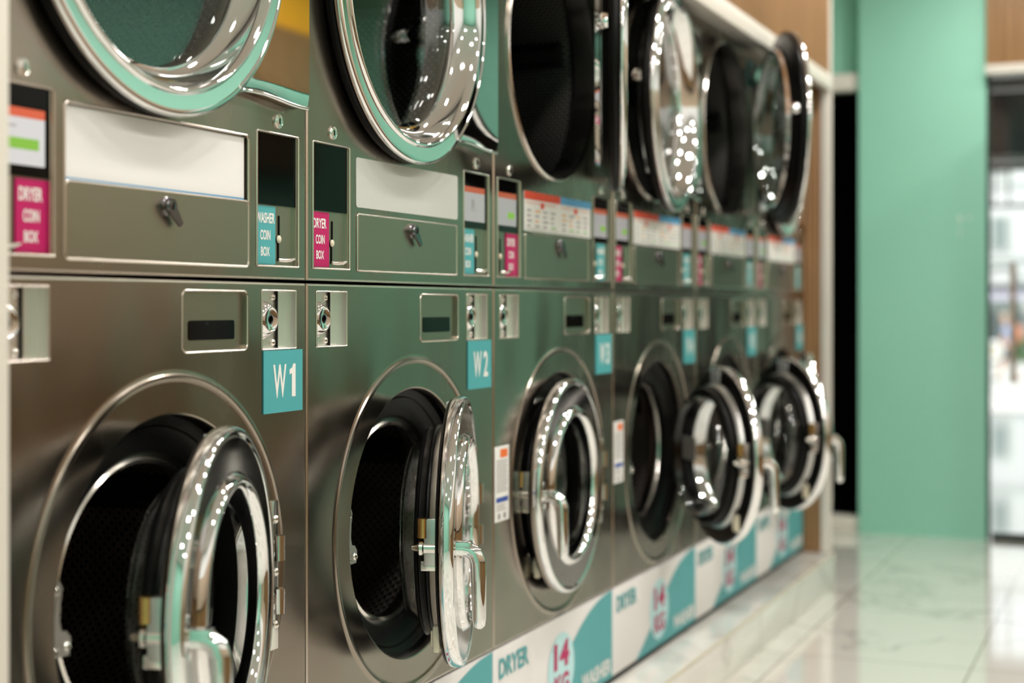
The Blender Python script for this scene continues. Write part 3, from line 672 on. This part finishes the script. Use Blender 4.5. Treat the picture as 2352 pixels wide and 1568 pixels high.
# a person walking past
def skin_body(name, chains, mt):
    bm = bmesh.new(); sl = bm.verts.layers.skin.verify(); pos = {}
    for ch in chains:
        prev = None
        for p, r in ch:
            key = tuple(round(q,4) for q in p)
            if key not in pos:
                v = bm.verts.new(p); v[sl].radius = (r,r); pos[key] = v
            v = pos[key]
            if prev is not None and not bm.edges.get((prev,v)): bm.edges.new((prev,v))
            prev = v
    bm.verts.ensure_lookup_table(); bm.verts[0][sl].use_root = True
    me = bpy.data.meshes.new(name); bm.to_mesh(me); bm.free(); me.materials.append(M[mt])
    o = link(name, me); o.modifiers.new('skin','SKIN').use_smooth_shade = True; s = o.modifiers.new('sub','SUBSURF'); s.levels = 1; s.render_levels = 2
    return o
per = tag(empty('person', (39.4, 2.16, -.78)), 'person in blue shirt and dark shorts walking with a rust-coloured backpack', 'person')
# local frame: +y is the way the person walks
body = skin_body('body', [[((0,0,.92),.13),((0,.01,1.1),.125),((0,.02,1.32),.14),((0,.04,1.46),.06),((0,.06,1.53),.055),((0,.08,1.60),.095),((0,.085,1.68),.085)],
  [((0,0,.92),.13),((.09,.03,.85),.085),((.1,.14,.5),.06),((.1,.22,.1),.04),((.1,.24,.04),.04),((.1,.36,.03),.03)],
  [((0,0,.92),.13),((-.09,-.02,.85),.085),((-.1,-.08,.48),.06),((-.1,-.26,.12),.04),((-.1,-.27,.05),.04),((-.1,-.17,.03),.03)],
  [((0,.02,1.32),.14),((.17,.02,1.38),.06),((.22,-.08,1.12),.045),((.22,.06,.90),.035),((.22,.1,.83),.035)],
  [((0,.02,1.32),.14),((-.17,.02,1.38),.06),((-.22,.08,1.12),.045),((-.22,.24,.96),.035),((-.22,.3,.93),.035)]], 'skin')
body.parent = per
sh = skin_body('shirt', [[((0,0,.94),.15),((0,.01,1.1),.145),((0,.02,1.32),.158),((0,.03,1.42),.08)],[((0,.02,1.32),.158),((.17,.02,1.38),.075),((.2,-.04,1.2),.07)],[((0,.02,1.32),.158),((-.17,.02,1.38),.075),((-.2,.05,1.2),.07)]], 'shirt_blue'); sh.parent = per
so = skin_body('shorts', [[((0,0,.95),.145),((0,0,.86),.14)],[((0,0,.86),.14),((.09,.05,.78),.105),((.1,.12,.56),.09)],[((0,0,.86),.14),((-.09,-.03,.78),.105),((-.1,-.07,.54),.09)]], 'shorts_dark'); so.parent = per
b = MB(); b.ball((0,.075,1.69),.1,'hair',(.95,1.1,.75),16); link('hair', b.mesh('hair'), per)
b = MB(); b.ball((0,-.24,1.22),.19,'pack_rust',(.9,.75,1.3),16); link('backpack', b.mesh('backpack'), per)
for x, y in ((.1,.29),(-.1,-.22)): b = MB(); b.ball((x,y,.045),.07,'shoe',(.7,1.9,.62),12); link('shoe', b.mesh('shoe'), per)
